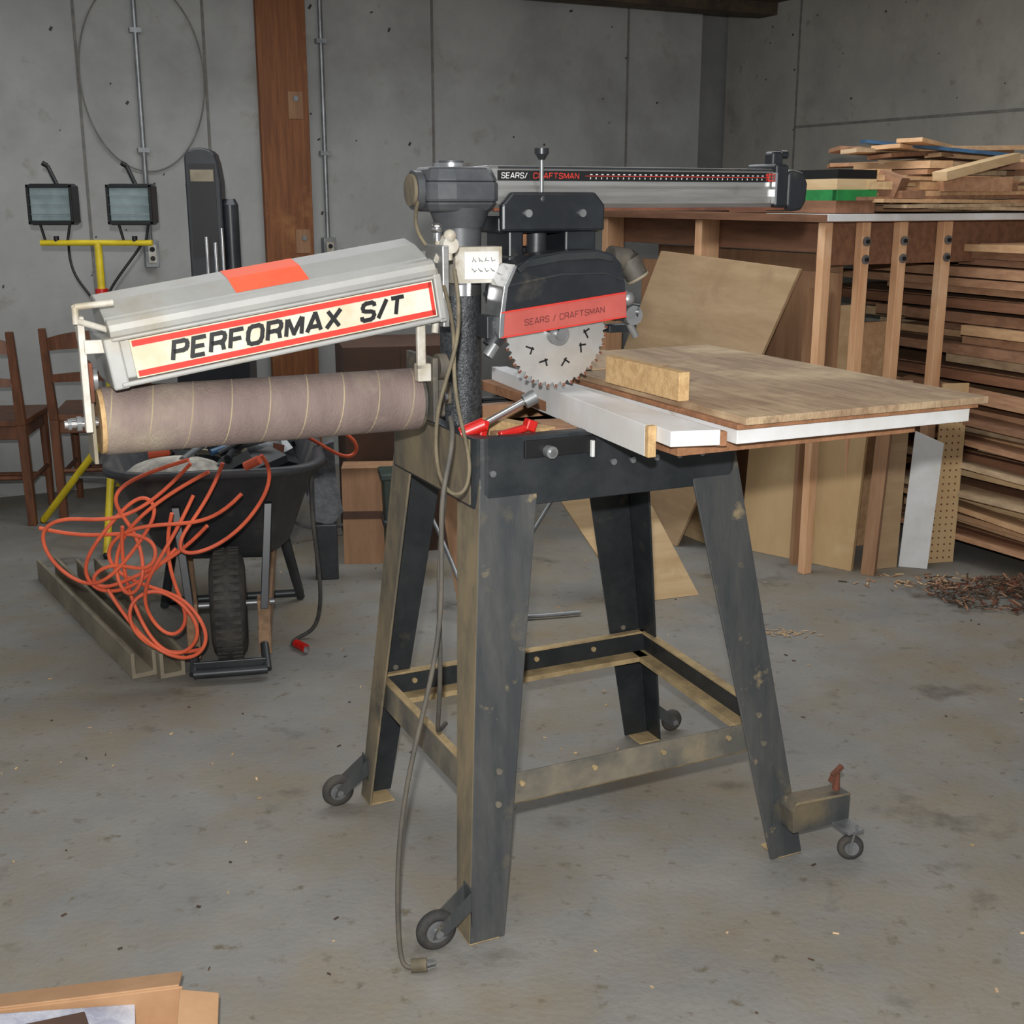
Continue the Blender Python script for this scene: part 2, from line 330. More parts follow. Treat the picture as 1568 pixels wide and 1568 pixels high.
MB().cyl((.054,.31,1.315),(.040,.31,1.315),.034,headg).cyl((.040,.31,1.315),(.034,.31,1.315),.028,legd).done('housing_boss',hd,.004)
prof=[(.272,1.288),(.268,1.292),(.266,1.305),(.266,1.318),(.270,1.324),(.270,1.352),(.276,1.358),(.344,1.358),(.35,1.352),(.35,1.285),(.34,1.278),(.28,1.278)]
q=MB().prism(prof,.17,.825,'x',alum); q.done('arm',hd,.0015)
q=MB().box(.187,.80,.2685,.270,1.332,1.350,dark)
for i in range(34):
    x=.375+i*.0117
    q.box(x,x+.0045,.2678,.2686,1.343,1.3448,white).box(x,x+.0015,.2678,.2686,1.3355,1.339,white)
q.box(.365,.79,.2678,.2686,1.3405,1.3415,redl)
q.box(.19,.82,.266,.272,1.3535,1.3565,blk).box(.18,.82,.268,.285,1.279,1.284,rust)
q.done('arm_scale',hd)
letters('arm_text_white','SEARS/',.194,.2676,1.3365,.009,.0083,.0013,white,hd,shear=.1)
letters('arm_text_red','CRAFTSMAN',.258,.2676,1.3365,.009,.0092,.0014,redl,hd,shear=.1)
letters('arm_number','10',.77,.2676,1.3345,.013,.011,.0025,redl,hd)
q=MB().prism([(.825,1.285),(.835,1.275),(.862,1.278),(.872,1.295),(.874,1.33),(.862,1.352),(.835,1.358),(.825,1.352)],.265,.355,'y',blackp)
q.box(.79,.822,.26,.36,1.283,1.368,blackp).box(.795,.822,.28,.31,1.36,1.392,blackp).cyl((.82,.29,1.386),(.835,.29,1.386),.008,blackp)
q.done('arm_end_cap',hd,.007,3)
q=MB().box(.785,.79,.255,.266,1.29,1.35,chrome); q.done('end_trim',hd)
q=MB().prism([(.185,1.243),(.185,1.290),(.205,1.312),(.375,1.312),(.395,1.290),(.395,1.243)],.245,.262,'y',blackp)
q.prism([(.185,1.24),(.185,1.27),(.395,1.27),(.395,1.24)],.262,.37,'y',blackp)
q.cyl((.235,.238,1.275),(.235,.246,1.275),.007,galv).cyl((.345,.238,1.275),(.345,.246,1.275),.007,galv)
q.done('carriage',hd,.005)
q=MB().box(.205,.235,.26,.36,1.19,1.245,blackp).box(.32,.385,.26,.36,1.19,1.245,blackp).box(.20,.39,.25,.365,1.18,1.20,blk).box(.235,.34,.34,.36,1.2,1.245,blk)
q.cyl((.28,.30,1.2),(.28,.30,1.25),.02,blk).box(.235,.30,.30,.31,1.215,1.245,pbrown)
q.done('yoke',hd,.004)
q=MB().cyl((.268,.255,1.30),(.268,.255,1.375),.004,galv).cyl((.268,.255,1.368),(.268,.255,1.378),.006,blackp,r1=.012).cyl((.268,.255,1.378),(.268,.255,1.388),.013,blackp).sphere((.268,.255,1.30),.012,blk)
q.done('lock_knob',hd)
q=MB().cyl((.30,.235,1.12),(.30,.43,1.12),.068,blk,n=36).cyl((.30,.43,1.12),(.30,.45,1.12),.068,blk,r1=.05,n=36)
for i in range(10):
    t=i*math.pi/5; q.cbox((.30+.069*math.cos(t),.34,1.12+.069*math.sin(t)),(.008,.17,.008),blackp,(0,-math.degrees(t),0))
q.done('motor',hd)
G=[(.150,1.062),(.152,1.10),(.160,1.150),(.180,1.187),(.215,1.203),(.27,1.210),(.34,1.212),(.375,1.204),(.393,1.185),(.402,1.15),(.404,1.092)]
q=MB().prism(G,.178,.238,'y',blackp)
q.prism([(.18,1.182),(.20,1.197),(.27,1.207),(.34,1.209),(.37,1.2),(.372,1.19),(.34,1.196),(.27,1.194),(.20,1.184),(.185,1.175)],.170,.18,'y',blk)
q.prism([(.163,1.150),(.166,1.156),(.27,1.172),(.36,1.172),(.40,1.158),(.40,1.154),(.36,1.168),(.27,1.168)],.1765,.1785,'y',blk)
q.done('blade_guard',hd,.006,3)
q=MB().prism([(.146,1.062),(.148,1.10),(.156,1.152),(.176,1.190),(.182,1.186),(.164,1.150),(.157,1.10),(.155,1.062)],.174,.24,'y',chrome); q.done('guard_trim',hd,.001)
MB().prism([(.152,1.064),(.152,1.106),(.402,1.133),(.404,1.091)],.1745,.1785,'y',salm).prism([(.150,1.062),(.150,1.0645),(.404,1.0915),(.404,1.089)],.1735,.1785,'y',redl).prism([(.150,1.1055),(.150,1.108),(.402,1.1355),(.402,1.133)],.1735,.1785,'y',redl).done('guard_label',hd)
letters('guard_text','SEARS / CRAFTSMAN',.196,.1738,1.083,.010,.0092,.0013,darkred,hd,slope=.108,gap=.28)
q=MB().cyl((.392,.22,1.195),(.43,.22,1.19),.022,castd).torus((.43,.22,1.187),.0,.024,(0,1,0),castd).cyl((.43,.218,1.19),(.447,.21,1.158),.023,castd,r1=.021,caps=False).cyl((.444,.211,1.162),(.446,.21,1.159),.017,dark)
q.torus((.4475,.21,1.157),.020,.003,(.45,-.2,-.85),beamm)
q.done('dust_elbow',hd)
q=MB().box(.395,.42,.2,.26,1.08,1.13,blk).cyl((.41,.22,1.10),(.445,.2,1.095),.015,blackp).cyl((.43,.19,1.09),(.43,.215,1.09),.018,galv).cyl((.425,.2,1.075),(.44,.2,1.05),.007,galv).box(.40,.46,.23,.26,1.055,1.07,blackp).sphere((.42,.2,1.12),.014,galv)
q.done('motor_switch',hd,.002)
q=MB().cyl((.16,.2,1.07),(.14,.2,1.045),.016,blk).cyl((.145,.19,1.05),(.13,.19,1.03),.01,galv).box(.13,.17,.19,.24,1.06,1.1,blk); q.done('anti_kickback_clamp',hd,.002)
bx,bz,R_=.274,1.070,.106; N=40; out=[]
for i in range(N):
    a=-2*math.pi*i/N
    for da,r in ((0,R_),(-.03,R_*.985),(-.06,R_*.91),(-.11,R_*.93)): out.append((bx+r*math.cos(a+da),bz+r*math.sin(a+da)))
q=MB(); q.prism(out,.203,.206,'y',steel)
q.cyl((bx,.190,bz-.008),(bx,.203,bz-.008),.020,galv).cyl((bx,.184,bz-.008),(bx,.190,bz-.008),.010,chrome,n=6)
for a in (-35,-75,-115,-150,-10):
    t=math.radians(a); px,pz=bx+.062*math.cos(t),bz+.062*math.sin(t)
    q.cbox((px,.2025,pz),(.018,.001,.003),dark,(0,-a+50,0)).cbox((px+.006*math.cos(t+1.57),.2025,pz+.006*math.sin(t+1.57)),(.014,.001,.003),dark,(0,-a-40,0))
for i in range(N):
    a=-2*math.pi*i/N; q.cbox((bx+R_*.975*math.cos(a),.2045,bz+R_*.975*math.sin(a)),(.006,.0045,.004),rust,(0,-math.degrees(a),0))
q.done('saw_blade',hd)
# ---- table
def slab(poly,z0_,z1_,m,name,bev=.001):
    MB().prism(poly,z0_,z1_,'z',m).done(name,saw,bev)
q=MB().box(.27,.76,-.18,.60,.904,.924,pbrown); q.done('table_underlay',saw,.001)
slab([(.243,-.20),(.322,-.22),(.334,.60),(.312,.60)],.925,.950,white,'table_board_white')
slab([(.326,-.205),(.342,-.21),(.35,.6),(.338,.6)],.920,.944,pbrown,'table_gap_strip')
slab([(.350,-.225),(.838,-.225),(.838,.60),(.355,.60)],.925,.948,white,'table_board_melamine')
slab([(.346,-.232),(.850,-.232),(.850,.62),(.355,.62)],.949,.957,pbrown,'table_ply_lower')
slab([(.356,-.240),(.864,-.240),(.864,.62),(.360,.62)],.957,.969,plytop,'table_top_plywood')
slab([(.362,.34),(.58,.34),(.58,.615),(.362,.615)],.9692,.9716,plyA,'table_top_inlay',.0005)
slab([(.2325,-.14),(.2475,-.14),(.313,.60),(.298,.60)],.900,.951,white,'side_rail')
slab([(.2315,-.153),(.2465,-.153),(.2475,-.14),(.2325,-.14)],.900,.951,pboard,'side_rail_end')
MB().box(.346,.367,-.06,.19,.969,1.018,pboard).done('fence',saw,.001)
q=MB().box(.10,.55,.14,.17,.87,.90,ply3).box(.10,.55,.42,.45,.87,.90,ply3).cbox((.17,.2,.89),(.03,.16,.03),pboard,(0,0,20)).cbox((.23,.17,.888),(.05,.1,.03),ply3,(0,0,-10)).box(.12,.15,.12,.5,.85,.87,blk)
q.done('table_supports',saw,.001)
q=MB().cyl((.06,.15,.908),(.165,.14,.958),.006,chrome).cyl((.155,.142,.952),(.175,.138,.962),.013,galv).cyl((.04,.16,.900),(.08,.147,.917),.013,redp).cbox((.075,.15,.90),(.014,.02,.05),redp,(0,15,0)).cbox((.135,.13,.905),(.07,.014,.012),redp,(0,-10,0)).cbox((.16,.13,.912),(.02,.02,.02),redp,(0,20,0))
q.done('bar_clamp',saw,.003)
tube('power_cord',[(-.02,.06,.95),(-.03,.02,.93),(-.05,.0,.88),(-.07,-.01,.82),(-.065,-.01,.64),(-.095,-.01,.50),(-.13,-.01,.38),(-.155,-.01,.24),(-.16,-.01,.1),(-.16,-.02,.02),(-.155,-.03,.008),(-.14,-.035,.008)],.0042,cordg,saw)
MB().cyl((-.145,-.034,.012),(-.12,-.045,.014),.012,cordt).box(-.122,-.105,-.052,-.04,.008,.012,chrome).box(-.122,-.105,-.052,-.04,.016,.02,chrome).done('cord_plug',saw)
tube('power_cord_loop',[(-.01,.06,1.19),(-.01,.03,1.12),(-.025,.03,1.05),(-.055,.03,.98),(-.06,.03,.91),(-.055,.03,.86),(-.035,.03,.825),(-.005,.03,.825),(.005,.03,.88),(-.015,.04,.96),(-.02,.05,1.04),(-.0,.08,1.12),(.01,.2,1.2)],.0034,cordt,saw)
tube('cord_inner',[(-.04,.04,.83),(-.06,.03,.70),(-.05,.04,.55),(-.035,.1,.38),(-.015,.16,.34),(.02,.2,.34)],.0042,cordg,saw)
tube('motor_cord',[(.02,.29,1.30),(-.008,.26,1.26),(.0,.25,1.23),(.04,.25,1.2)],.0035,cordt,saw)

# ================= DRUM SANDER
ds=empty('drum_sander',S,25.2)
q=MB().cyl((-.552,.2,.962),(-.03,.2,.962),.0535,sand,n=64)
q.cyl((-.559,.2,.962),(-.552,.2,.962),.051,pboard,n=48).cyl((-.03,.2,.962),(-.024,.2,.962),.051,castd,n=48).cyl((-.60,.2,.962),(.03,.2,.962),.008,galv)
q.done('sanding_drum',ds)
mb=MB()
for s_ in range(9):
    x0=-.56+s_*.062; pts=[]
    for i in range(33):
        t=2*math.pi*i/32; x=x0+.045*t/(2*math.pi)*1.35
        if x<-.550 or x>-.033: continue
        pts.append((x,t))
    for (xa_,ta),(xb,tb) in zip(pts,pts[1:]):
        f=lambda x,t,d:(x+d,.2-.0539*math.cos(t-1.2),.962+.0539*math.sin(t-1.2))
        mb.add([f(xa_,ta,-.001),f(xa_,ta,.001),f(xb,tb,.001),f(xb,tb,-.001)],[(0,1,2,3)],sandseam,True)
mb.done('drum_seams',ds)
hood=empty('hood',(-.53,0,1.035),parent=ds,rot=(0,math.radians(-8.7),0))
L=.53
HP=[(.127,0),(.127,.060),(.121,.066),(.119,.074),(.122,.083),(.130,.089),(.140,.091),(.149,.087),(.155,.092),(.20,.112),(.245,.121),(.272,.118),(.287,.10),(.29,.02),(.27,-.010),(.15,-.012)]
MB().prism(HP,0,L,'x',alug).done('hood_shell',hood,.002)
MB().prism([(.121,-.014),(.121,.064),(.30,.064),(.30,-.014)],-.012,.012,'x',alug).box(.0,L+.005,.118,.127,-.012,-.004,alug).box(0,L,.118,.127,.058,.064,alug).box(L-.008,L+.006,.118,.3,-.014,.066,alug).done('hood_end_castings',hood,.003)
q=MB().box(.025,L-.01,.122,.127,-.002,.057,cream).box(.028,L-.012,.1212,.122,.046,.055,redl).box(.028,L-.012,.1212,.122,-.0,.009,redl).box(L-.018,L-.012,.1212,.122,0,.055,redl)
q.done('label_panel',hood)
letters('label_text','PERFORMAX',.082,.1208,.0145,.0262,.0258,.0068,dark,hood,shear=.28,gap=.36)
letters('label_model_text','S/T',.388,.1208,.0145,.0262,.0262,.0068,dark,hood,shear=.28,gap=.30)
q=MB(); a=[(.1545,.0925),(.20,.1127),(.245,.1217)]
for (y0,z0_),(y1,z1_) in zip(a,a[1:]): q.add([(.205,y0,z0_),(.325,y0,z0_),(.325,y1,z1_),(.205,y1,z1_)],[(0,1,2,3)],orange)
q.done('orange_sticker',hood)
q=MB()
def rod(a,b,r=.005,m=whitep): q.cyl(a,b,r,m,n=12)
rod((-.585,.14,1.145),(-.53,.14,1.15)); rod((-.585,.14,1.145),(-.585,.14,1.12)); rod((-.585,.14,1.125),(-.53,.16,1.105)); rod((-.585,.14,1.145),(-.575,.2,1.09)); rod((-.575,.15,1.09),(-.525,.15,1.08),.006)
q.box(-.583,-.573,.145,.165,.955,1.13,whitep).box(-.576,-.54,.14,.15,1.075,1.095,whitep)
q.box(-.572,-.566,.17,.235,.90,1.02,beamm).box(-.572,-.566,.15,.2,1.0,1.06,rust)
q.cyl((-.61,.19,.962),(-.56,.19,.962),.006,chrome).cyl((-.592,.19,.962),(-.585,.19,.962),.013,galv,n=6).cyl((-.605,.19,.962),(-.60,.19,.962),.01,galv,n=6)
q.cyl((-.566,.2,1.03),(-.556,.2,1.03),.02,galv)
q.done('left_bracket',ds,.001)
q=MB().box(-.045,-.03,.14,.15,1.02,1.11,whitep).box(-.065,-.02,.138,.15,1.095,1.108,whitep).box(-.045,-.02,.14,.16,1.0,1.03,whitep)
q.box(-.022,-.012,.13,.26,.93,1.04,castd).cyl((-.02,.19,.962),(-.004,.19,.962),.026,galv).cyl((-.004,.19,.962),(.014,.19,.962),.018,castd).cyl((.0,.17,1.02),(.016,.17,1.02),.022,castd).cyl((.016,.17,1.02),(.024,.17,1.02),.010,galv)
q.box(-.005,.02,.18,.30,.93,1.01,castd)
q.done('right_bracket',ds,.002)
q=MB()
for a_,b_ in (((-.01,.15,1.08),(.01,.17,1.2)),((.0,.16,1.2),(.03,.2,1.235)),((.0,.2,1.13),(.02,.2,1.23))): q.cyl(a_,b_,.006,whitep,n=12)
q.box(.002,.014,.14,.22,1.09,1.225,alum).cyl((.022,.15,1.225),(.022,.17,1.225),.014,whitep).cyl((.022,.16,1.20),(.022,.16,1.24),.006,whitep).sphere((.022,.155,1.24),.011,whitep)
q.box(.01,.08,.27,.29,1.16,1.21,alum).box(.0,.022,.2,.29,1.13,1.18,castd)
q.done('pivot_arm',ds,.002)
q=MB().box(.065,.155,.235,.272,1.155,1.218,whitep).box(.082,.148,.2335,.235,1.162,1.210,white).box(.065,.155,.272,.36,1.16,1.21,alum)
for i in range(2):
    for k_ in range(4): q.cbox((.098+k_*.012,.2332,1.196-i*.018),(.0012,.0005,.008),cordg,(0,random.uniform(-50,50),0)).cbox((.102+k_*.012,.2332,1.194-i*.018),(.006,.0005,.0012),cordg,(0,random.uniform(-50,50),0))
q.cyl((.03,.24,1.215),(.065,.24,1.215),.008,chrome).cyl((.035,.245,1.215),(.035,.245,1.245),.008,chrome).sphere((.035,.245,1.25),.011,chrome)
q.done('column_clamp',ds,.002)
q=MB().box(-.01,.07,.27,.285,.935,.975,castd); q.done('mounting_arm',ds,.002)

# ================= LUMBER RACK (frame R: x runs toward the camera along the right wall, y toward the right wall)
RO=(1.047,4.154,0)
rack=empty('lumber_rack',RO,-63)
for i,(x,y,w,d_) in enumerate(((-1.42,0,.045,.085),(-.73,0,.045,.085),(-.028,.0,.035,.034),(-.028,.165,.035,.036),(-.028,.335,.035,.036),(-.028,.54,.035,.042),(-1.3,1.1,.05,.09),(-.028,1.1,.035,.09))):
    MB().box(x-w/2,x+w/2,y,y+d_,0,1.224,pine).done('post_%d'%(i+1),rack,.002)
MB().box(-1.5,.02,-.02,1.5,1.225,1.25,railw).box(.02,.024,-.02,1.5,1.228,1.25,white).box(-.3,.024,-.02,1.5,1.25,1.2515,white).done('top_shelf',rack,.001)
MB().box(-1.5,-.07,.086,.125,1.12,1.222,railw).box(-.095,-.05,.04,1.4,1.08,1.222,railw).done('top_rail',rack,.002)
q=MB()
for y in (.183,.353,.56):
    for z in (1.10,1.16): q.cyl((-.004,y,z),(-.0105,y,z),.016,galv,n=14).cyl((.003,y,z),(-.004,y,z),.007,dark,n=8)
q.done('rail_bolts',rack)
MB().box(-1.35,-.1,.15,.17,0.0,1.05,ply3).box(-1.3,-.15,.20,.215,0.0,1.11,ply3).box(-.14,-.12,.04,.13,.0,1.0,ply3).box(-.20,-.18,.14,.33,0,.93,ply1).box(-.23,-.21,.3,.5,0,.86,lum[0]).done('stored_panels',rack)
q=MB()
def pile(x0,x1,y0,y1,z0,z1,skew=4,th=(.016,.035),gap=.25,tilt=0):
    z=z0
    while z<z1:
        t=random.uniform(*th); y=y0+random.uniform(-.04,.03)
        while y<y1:
            w=random.uniform(.07,.17)
            if random.random()>gap:
                a=random.uniform(x0,x0+(x1-x0)*.35); b=random.uniform(x1-(x1-x0)*.25,x1)
                q.cbox(((a+b)/2,y+w/2,z+t/2),(b-a,w,t*.88),random.choice(lum),(0,random.uniform(-tilt,tilt),random.uniform(-skew,skew)*.4))
            y+=w+.005
        z+=t
random.seed(11)
pile(-.9,1.6,.72,1.25,.96,1.14,3,gap=.25,tilt=.6,th=(.02,.04))
pile(-.9,1.6,.72,1.25,.70,.88,3,gap=.25,tilt=.6,th=(.02,.045))
pile(-.6,1.6,.72,1.25,.40,.60,3,gap=.2,tilt=1,th=(.02,.04))
pile(-.6,1.6,.72,1.25,.10,.32,3,gap=.2,tilt=1,th=(.02,.04))
for i in range(7):
    q.cbox((.5,.66,.60-i*.085),(1.5,.10,.02),random.choice(lum),(random.uniform(-10,10),random.uniform(-1,2.5),random.uniform(-2,3)))
q.done('shelf_boards',rack)
q=MB()
for z in (.10,.39,.69,.95): q.box(-.9,1.6,.70,.74,z-.04,z-.005,railw).box(-.9,1.6,.74,1.3,z-.012,z-.002,ply3)
for x in (-.85,.75,1.55): q.box(x,x+.045,.745,.79,0,1.2,pine).box(x,x+.045,1.27,1.31,0,1.2,pine)
q.done('shelf_frame',rack,.001)
ls=empty('lumber_stack',RO,-63)
q=MB(); random.seed(21)
pile(-.62,-.0,.06,1.3,1.256,1.30,4,(.02,.03),.1)
pile(-.6,.05,.15,1.3,1.30,1.36,7,(.018,.03),.2)
pile(-.55,.0,.3,1.3,1.36,1.43,9,(.016,.03),.3)
for i in range(14):
    x=random.uniform(-.4,-.1); y=random.uniform(.45,1.2)
    q.cbox((x,y,1.43+random.uniform(0,.05)),(random.uniform(.06,.12),random.uniform(.6,.9),.014),random.choice(lum),(random.uniform(-4,4),random.uniform(-5,5),random.uniform(-35,35)))
for i in range(9):
    q.cbox((-.02-i*.01,.62+random.uniform(-.1,.3),1.266+i*.013),(.10,random.uniform(.7,1.0),.012),random.choice(lum),(random.uniform(-1,1),0,random.uniform(-8,8)))
q.done('boards',ls)
q=MB().box(-.52,.0,.03,.05,1.295,1.33,greenm).box(-.02,.005,.03,.20,1.295,1.33,greenm).box(-.56,.0,.03,.20,1.33,1.365,ply1).box(-.6,-.0,.03,.20,1.365,1.395,dark).box(-.58,-.0,.03,.20,1.254,1.295,railw)
q.cbox((-.15,.62,1.475),(.07,.55,.012),bluem,(-5,0,-25))
q.cbox((-.04,.30,1.34),(.08,.1,.09),lum[3],(0,20,30)).cbox((.0,1.0,1.38),(.16,.12,.09),lum[3],(0,3,8)).cbox((.0,1.0,1.30),(.16,.14,.06),lum[1],(0,3,4)).cbox((.01,.65,1.41),(.06,.40,.03),ply1,(10,0,6)).cbox((-.02,.66,1.35),(.08,.3,.05),lum[1],(0,0,-6))
q.done('offcuts',ls)
q=MB()
for i in range(8): q.cbox((-1.0+random.uniform(-.1,.1),.35+i*.06,1.275+i*.012),(.75,.10,.012),random.choice(lum),(0,random.uniform(-1,2),random.uniform(-6,6)))
q.done('thin_boards',ls)
def sheet(name,poly,y0,lean,th,m):
    p=empty(name,RO,-63)
    A=[Vector((x,y0+z*lean,z)) for x,z in poly]; B=[Vector((x,y0+z*lean+th,z)) for x,z in poly]
    MB().loft(A,B,m).done('panel',p,.001)
sheet('plywood_sheet',[(-1.38,.001),(-.52,.001),(-.08,1.07),(-.93,1.10)],-.20,.15,.012,plyA)
sheet('plywood_sheet',[(-1.2,.001),(-.40,.001),(-.42,.70),(-1.2,.68)],-.08,.06,.016,ply1)
def sheet_w(name,a,b,h,m,th=.014,lean=.05,holes=False,ha=None):
    a=Vector(a);b=Vector(b);d=b-a;l=d.length
    p=empty(name,(a.x,a.y,0),math.degrees(math.atan2(d.y,d.x))); q=MB(); ha=ha or h
    q.loft([Vector((x,z*lean,z)) for x,z in ((0,.001),(l,.001),(l+.02,h),(.02,ha))],[Vector((x,z*lean+th,z)) for x,z in ((0,.001),(l,.001),(l+.02,h),(.02,ha))],m)
    if holes:
        for i in range(int(l/.024)):
            for j in range(int(h/.025)-1):
                x=.012+i*.024; z=.02+j*.025; q.cyl((x+z*.02,-.001+z*lean,z),(x+z*.02,.001+z*lean,z),.0035,rust,n=8)
    q.done('panel',p)
sheet_w('plywood_sheet',(.875,4.50),(1.22,4.20),.66,ply2,.018,.03)
sheet_w('plywood_sheet',(1.245,4.165),(1.285,4.14),.66,ply3,.03,.03)
sheet_w('plywood_sheet',(1.29,4.22),(1.40,4.25),.68,plyA,.015,.03)
sheet_w('white_board',(1.41,4.26),(1.505,4.23),.46,white,.012,.04,ha=.50)
sheet_w('pegboard_panel',(1.53,4.30),(1.63,4.32),.66,ply2,.008,.05,True)
p=empty('plywood_offcut',(.22,3.78,0),20)
MB().loft([Vector((x,.0+z*.3,z)) for x,z in ((.18,.001),(.44,.001),(.30,.30),(.05,.55),(-.12,.50))],[Vector((x,.014+z*.3,z)) for x,z in ((.18,.001),(.44,.001),(.30,.30),(.05,.55),(-.12,.50))],ply1).done('panel',p)
p=empty('wood_strip',(-.16,3.82,0),5)
MB().loft([Vector((x,z*.15,z)) for x,z in ((-.02,.001),(.04,.001),(-.02,.45),(-.08,.45))],[Vector((x,.02+z*.15,z)) for x,z in ((-.02,.001),(.04,.001),(-.02,.45),(-.08,.45))],ply3).done('strip',p)
p=empty('folding_metal_frame',(0,0,0))
for i,pts in enumerate([[(-.14,3.62,.012),(-.10,3.66,.012),(.10,3.68,.012),(.22,3.72,.012)],[(-.12,3.62,.012),(.05,3.80,.22),(.18,3.92,.42)],[(-.12,3.62,.012),(-.2,3.8,.2),(-.35,4.0,.42)],[(-.85,4.55,.1),(-.78,4.6,.012),(-.5,4.85,.012),(-.3,4.9,.2)]]):
    tube('rod_%d'%(i+1),pts,.007,galv,p)

# ================= WHEELBARROW
wbw=empty('wheelbarrow',(-.815,3.33,0),12)
q=MB()
def rr(x0,x1,y0,y1,r,z): return rrect(x0,x1,y0,y1,r,z,6)
rings=[rr(-.18,.16,.18,.62,.06,.27),rr(-.21,.19,.12,.68,.09,.31),rr(-.295,.265,-.04,.78,.13,.55),rr(-.325,.295,-.06,.80,.15,.555),rr(-.325,.295,-.06,.80,.15,.575),rr(-.302,.272,-.035,.775,.13,.575),rr(-.20,.18,.15,.67,.08,.33)]
n=len(rings[0]); vs=[v for r_ in rings for v in r_]
q.add(vs,[(j*n+i,j*n+(i+1)%n,(j+1)*n+(i+1)%n,(j+1)*n+i) for j in range(6) for i in range(n)],tubm,True)
q.add(rings[0],[tuple(reversed(range(n)))],tubm); q.add(rings[6],[tuple(range(n))],tubm)
q.done('tub',wbw)
q=MB().torus((0,.02,.165),.115,.05,(1,0,0),rubber,48,16)
for i in range(44):
    t=2*math.pi*i/44
    for sx in (-.02,.02): q.cbox((sx,.02+.163*math.cos(t),.165+.163*math.sin(t)),(.03,.012,.005),rubber,(math.degrees(t)-90,0,0))
q.done('tyre',wbw)
MB().cyl((-.03,.02,.165),(.03,.02,.165),.085,galv).cyl((-.13,.02,.165),(.13,.02,.165),.009,galv).done('wheel_hub',wbw)
q=MB()
for s_ in (-1,1):
    q.loft([Vector((s_*.095+d,-.10,z)) for d,z in ((-.016,.06),(.016,.06),(.016,.12),(-.016,.12))],[Vector((s_*.17+d,.95,z)) for d,z in ((-.018,.36),(.018,.36),(.018,.42),(-.018,.42))],pinef)
    q.cbox((s_*.098,-.08,.13),(.034,.04,.17),pinef,(8,0,0))
q.done('wood_handles',wbw,.003)
q=MB()
for s_ in (-1,1):
    q.loft([Vector((s_*.10+d,y,.19)) for d,y in ((-.011,-.12),(.011,-.12),(.011,-.10),(-.011,-.10))],[Vector((s_*.125+d,y,.48)) for d,y in ((-.011,-.065),(.011,-.065),(.011,-.04),(-.011,-.04))],blackp)
    q.cyl((s_*.16,.60,.30),(s_*.22,.56,.01),.014,blk).cyl((s_*.16,.35,.30),(s_*.22,.52,.01),.014,blk)
q.cyl((-.10,-.17,.03),(.10,-.17,.03),.012,blk).cyl((-.10,-.17,.03),(-.095,-.10,.08),.012,blk).cyl((.10,-.17,.03),(.095,-.10,.08),.012,blk).box(-.10,.10,-.16,-.15,.02,.06,blk)
q.cyl((-.22,.56,.012),(.22,.56,.012),.012,blk)
q.done('frame',wbw,.002)
q=MB(); random.seed(3)
for i in range(45):
    x=random.uniform(-.2,.2); y=random.uniform(.08,.68); z=.50+random.uniform(0,.07)
    q.cbox((x,y,z),(random.uniform(.03,.12),random.uniform(.03,.12),random.uniform(.02,.05)),random.choice([blackp,blk,galv,tubm,beamm,blackp,rust,tubm]),[random.uniform(-30,30) for _ in range(2)]+[random.uniform(0,90)])
q.sphere((-.13,.12,.53),.12,junkw,(1.2,1,.45)).sphere((.1,.3,.57),.08,bagm,(1,1,.6)).box(-.15,.15,.16,.66,.33,.50,tubm)
for i in range(7): q.cyl((random.uniform(-.2,.1),random.uniform(.05,.3),.58),(random.uniform(0,.25),random.uniform(.1,.5),.62),.010,random.choice([bluem,blackp,galv]))
q.done('scrap_contents',wbw)

ec=empty('extension_cord',(-1.26,3.12,0))
def C(pts,n,amp=.025):
    random.seed(n); return [(a*.0138,random.uniform(-amp,amp),max(.008,.64-b*.0146)) for a,b in pts]
loops=[
 [(30,1),(24,7),(16,12),(6,10),(0,13),(2,19),(7,24),(13,23),(20,15),(24,9),(20,6),(14,12),(9,18),(8,23),(12,26),(20,23),(26,17)],
 [(17,12),(15,20),(17,28),(21,35),(26,38),(31,33),(27,27),(21,24),(16,27),(18,34),(24,38),(30,36)],
 [(36,1),(33,8),(27,14),(28,18),(36,16),(44,8),(46,2),(44,-1)],
 [(34,2),(28,5),(20,10),(15,16),(14,22),(17,26),(21,22),(19,14),(15,8),(17,4),(24,2),(30,0)],
 [(13,24),(17,31),(22,37),(29,38),(33,33),(28,26),(22,25),(14,22),(12,17),(18,12),(27,12),(35,11),(40,6)],
 [(26,10),(24,16),(25,24),(28,31),(24,35),(19,30),(20,22),(26,15),(30,7)],
 [(0,13),(8,15),(17,13),(24,15),(22,21),(14,19),(9,22),(11,25),(18,22),(27,18),(33,12)],
]
for i,l in enumerate(loops): tube('coil_%d'%(i+1),C(l,i,.03),.0052,orc,ec)
tube('coil_right',[(.62,.5,.66),(.75,.55,.62),(.80,.6,.55),(.74,.6,.50),(.66,.5,.60),(.60,.45,.64)],.0055,orc,ec)
MB().cyl((.0+.31,.0,.655),(.36,.02,.66),.012,orc).cyl((.60,-.0,.64),(.56,.01,.62),.012,orc).done('cord_ends',ec)
bc=empty('black_power_cord')
tube('cord',[(-.60,3.55,.50),(-.60,3.52,.40),(-.58,3.5,.25),(-.575,3.5,.12),(-.60,3.52,.02),(-.66,3.50,.007),(-.665,3.44,.007),(-.64,3.42,.007)],.006,rubber,bc)
MB().cyl((-.645,3.43,.014),(-.61,3.39,.014),.013,redp).box(-.612,-.60,3.37,3.39,.008,.02,galv).done('plug',bc)

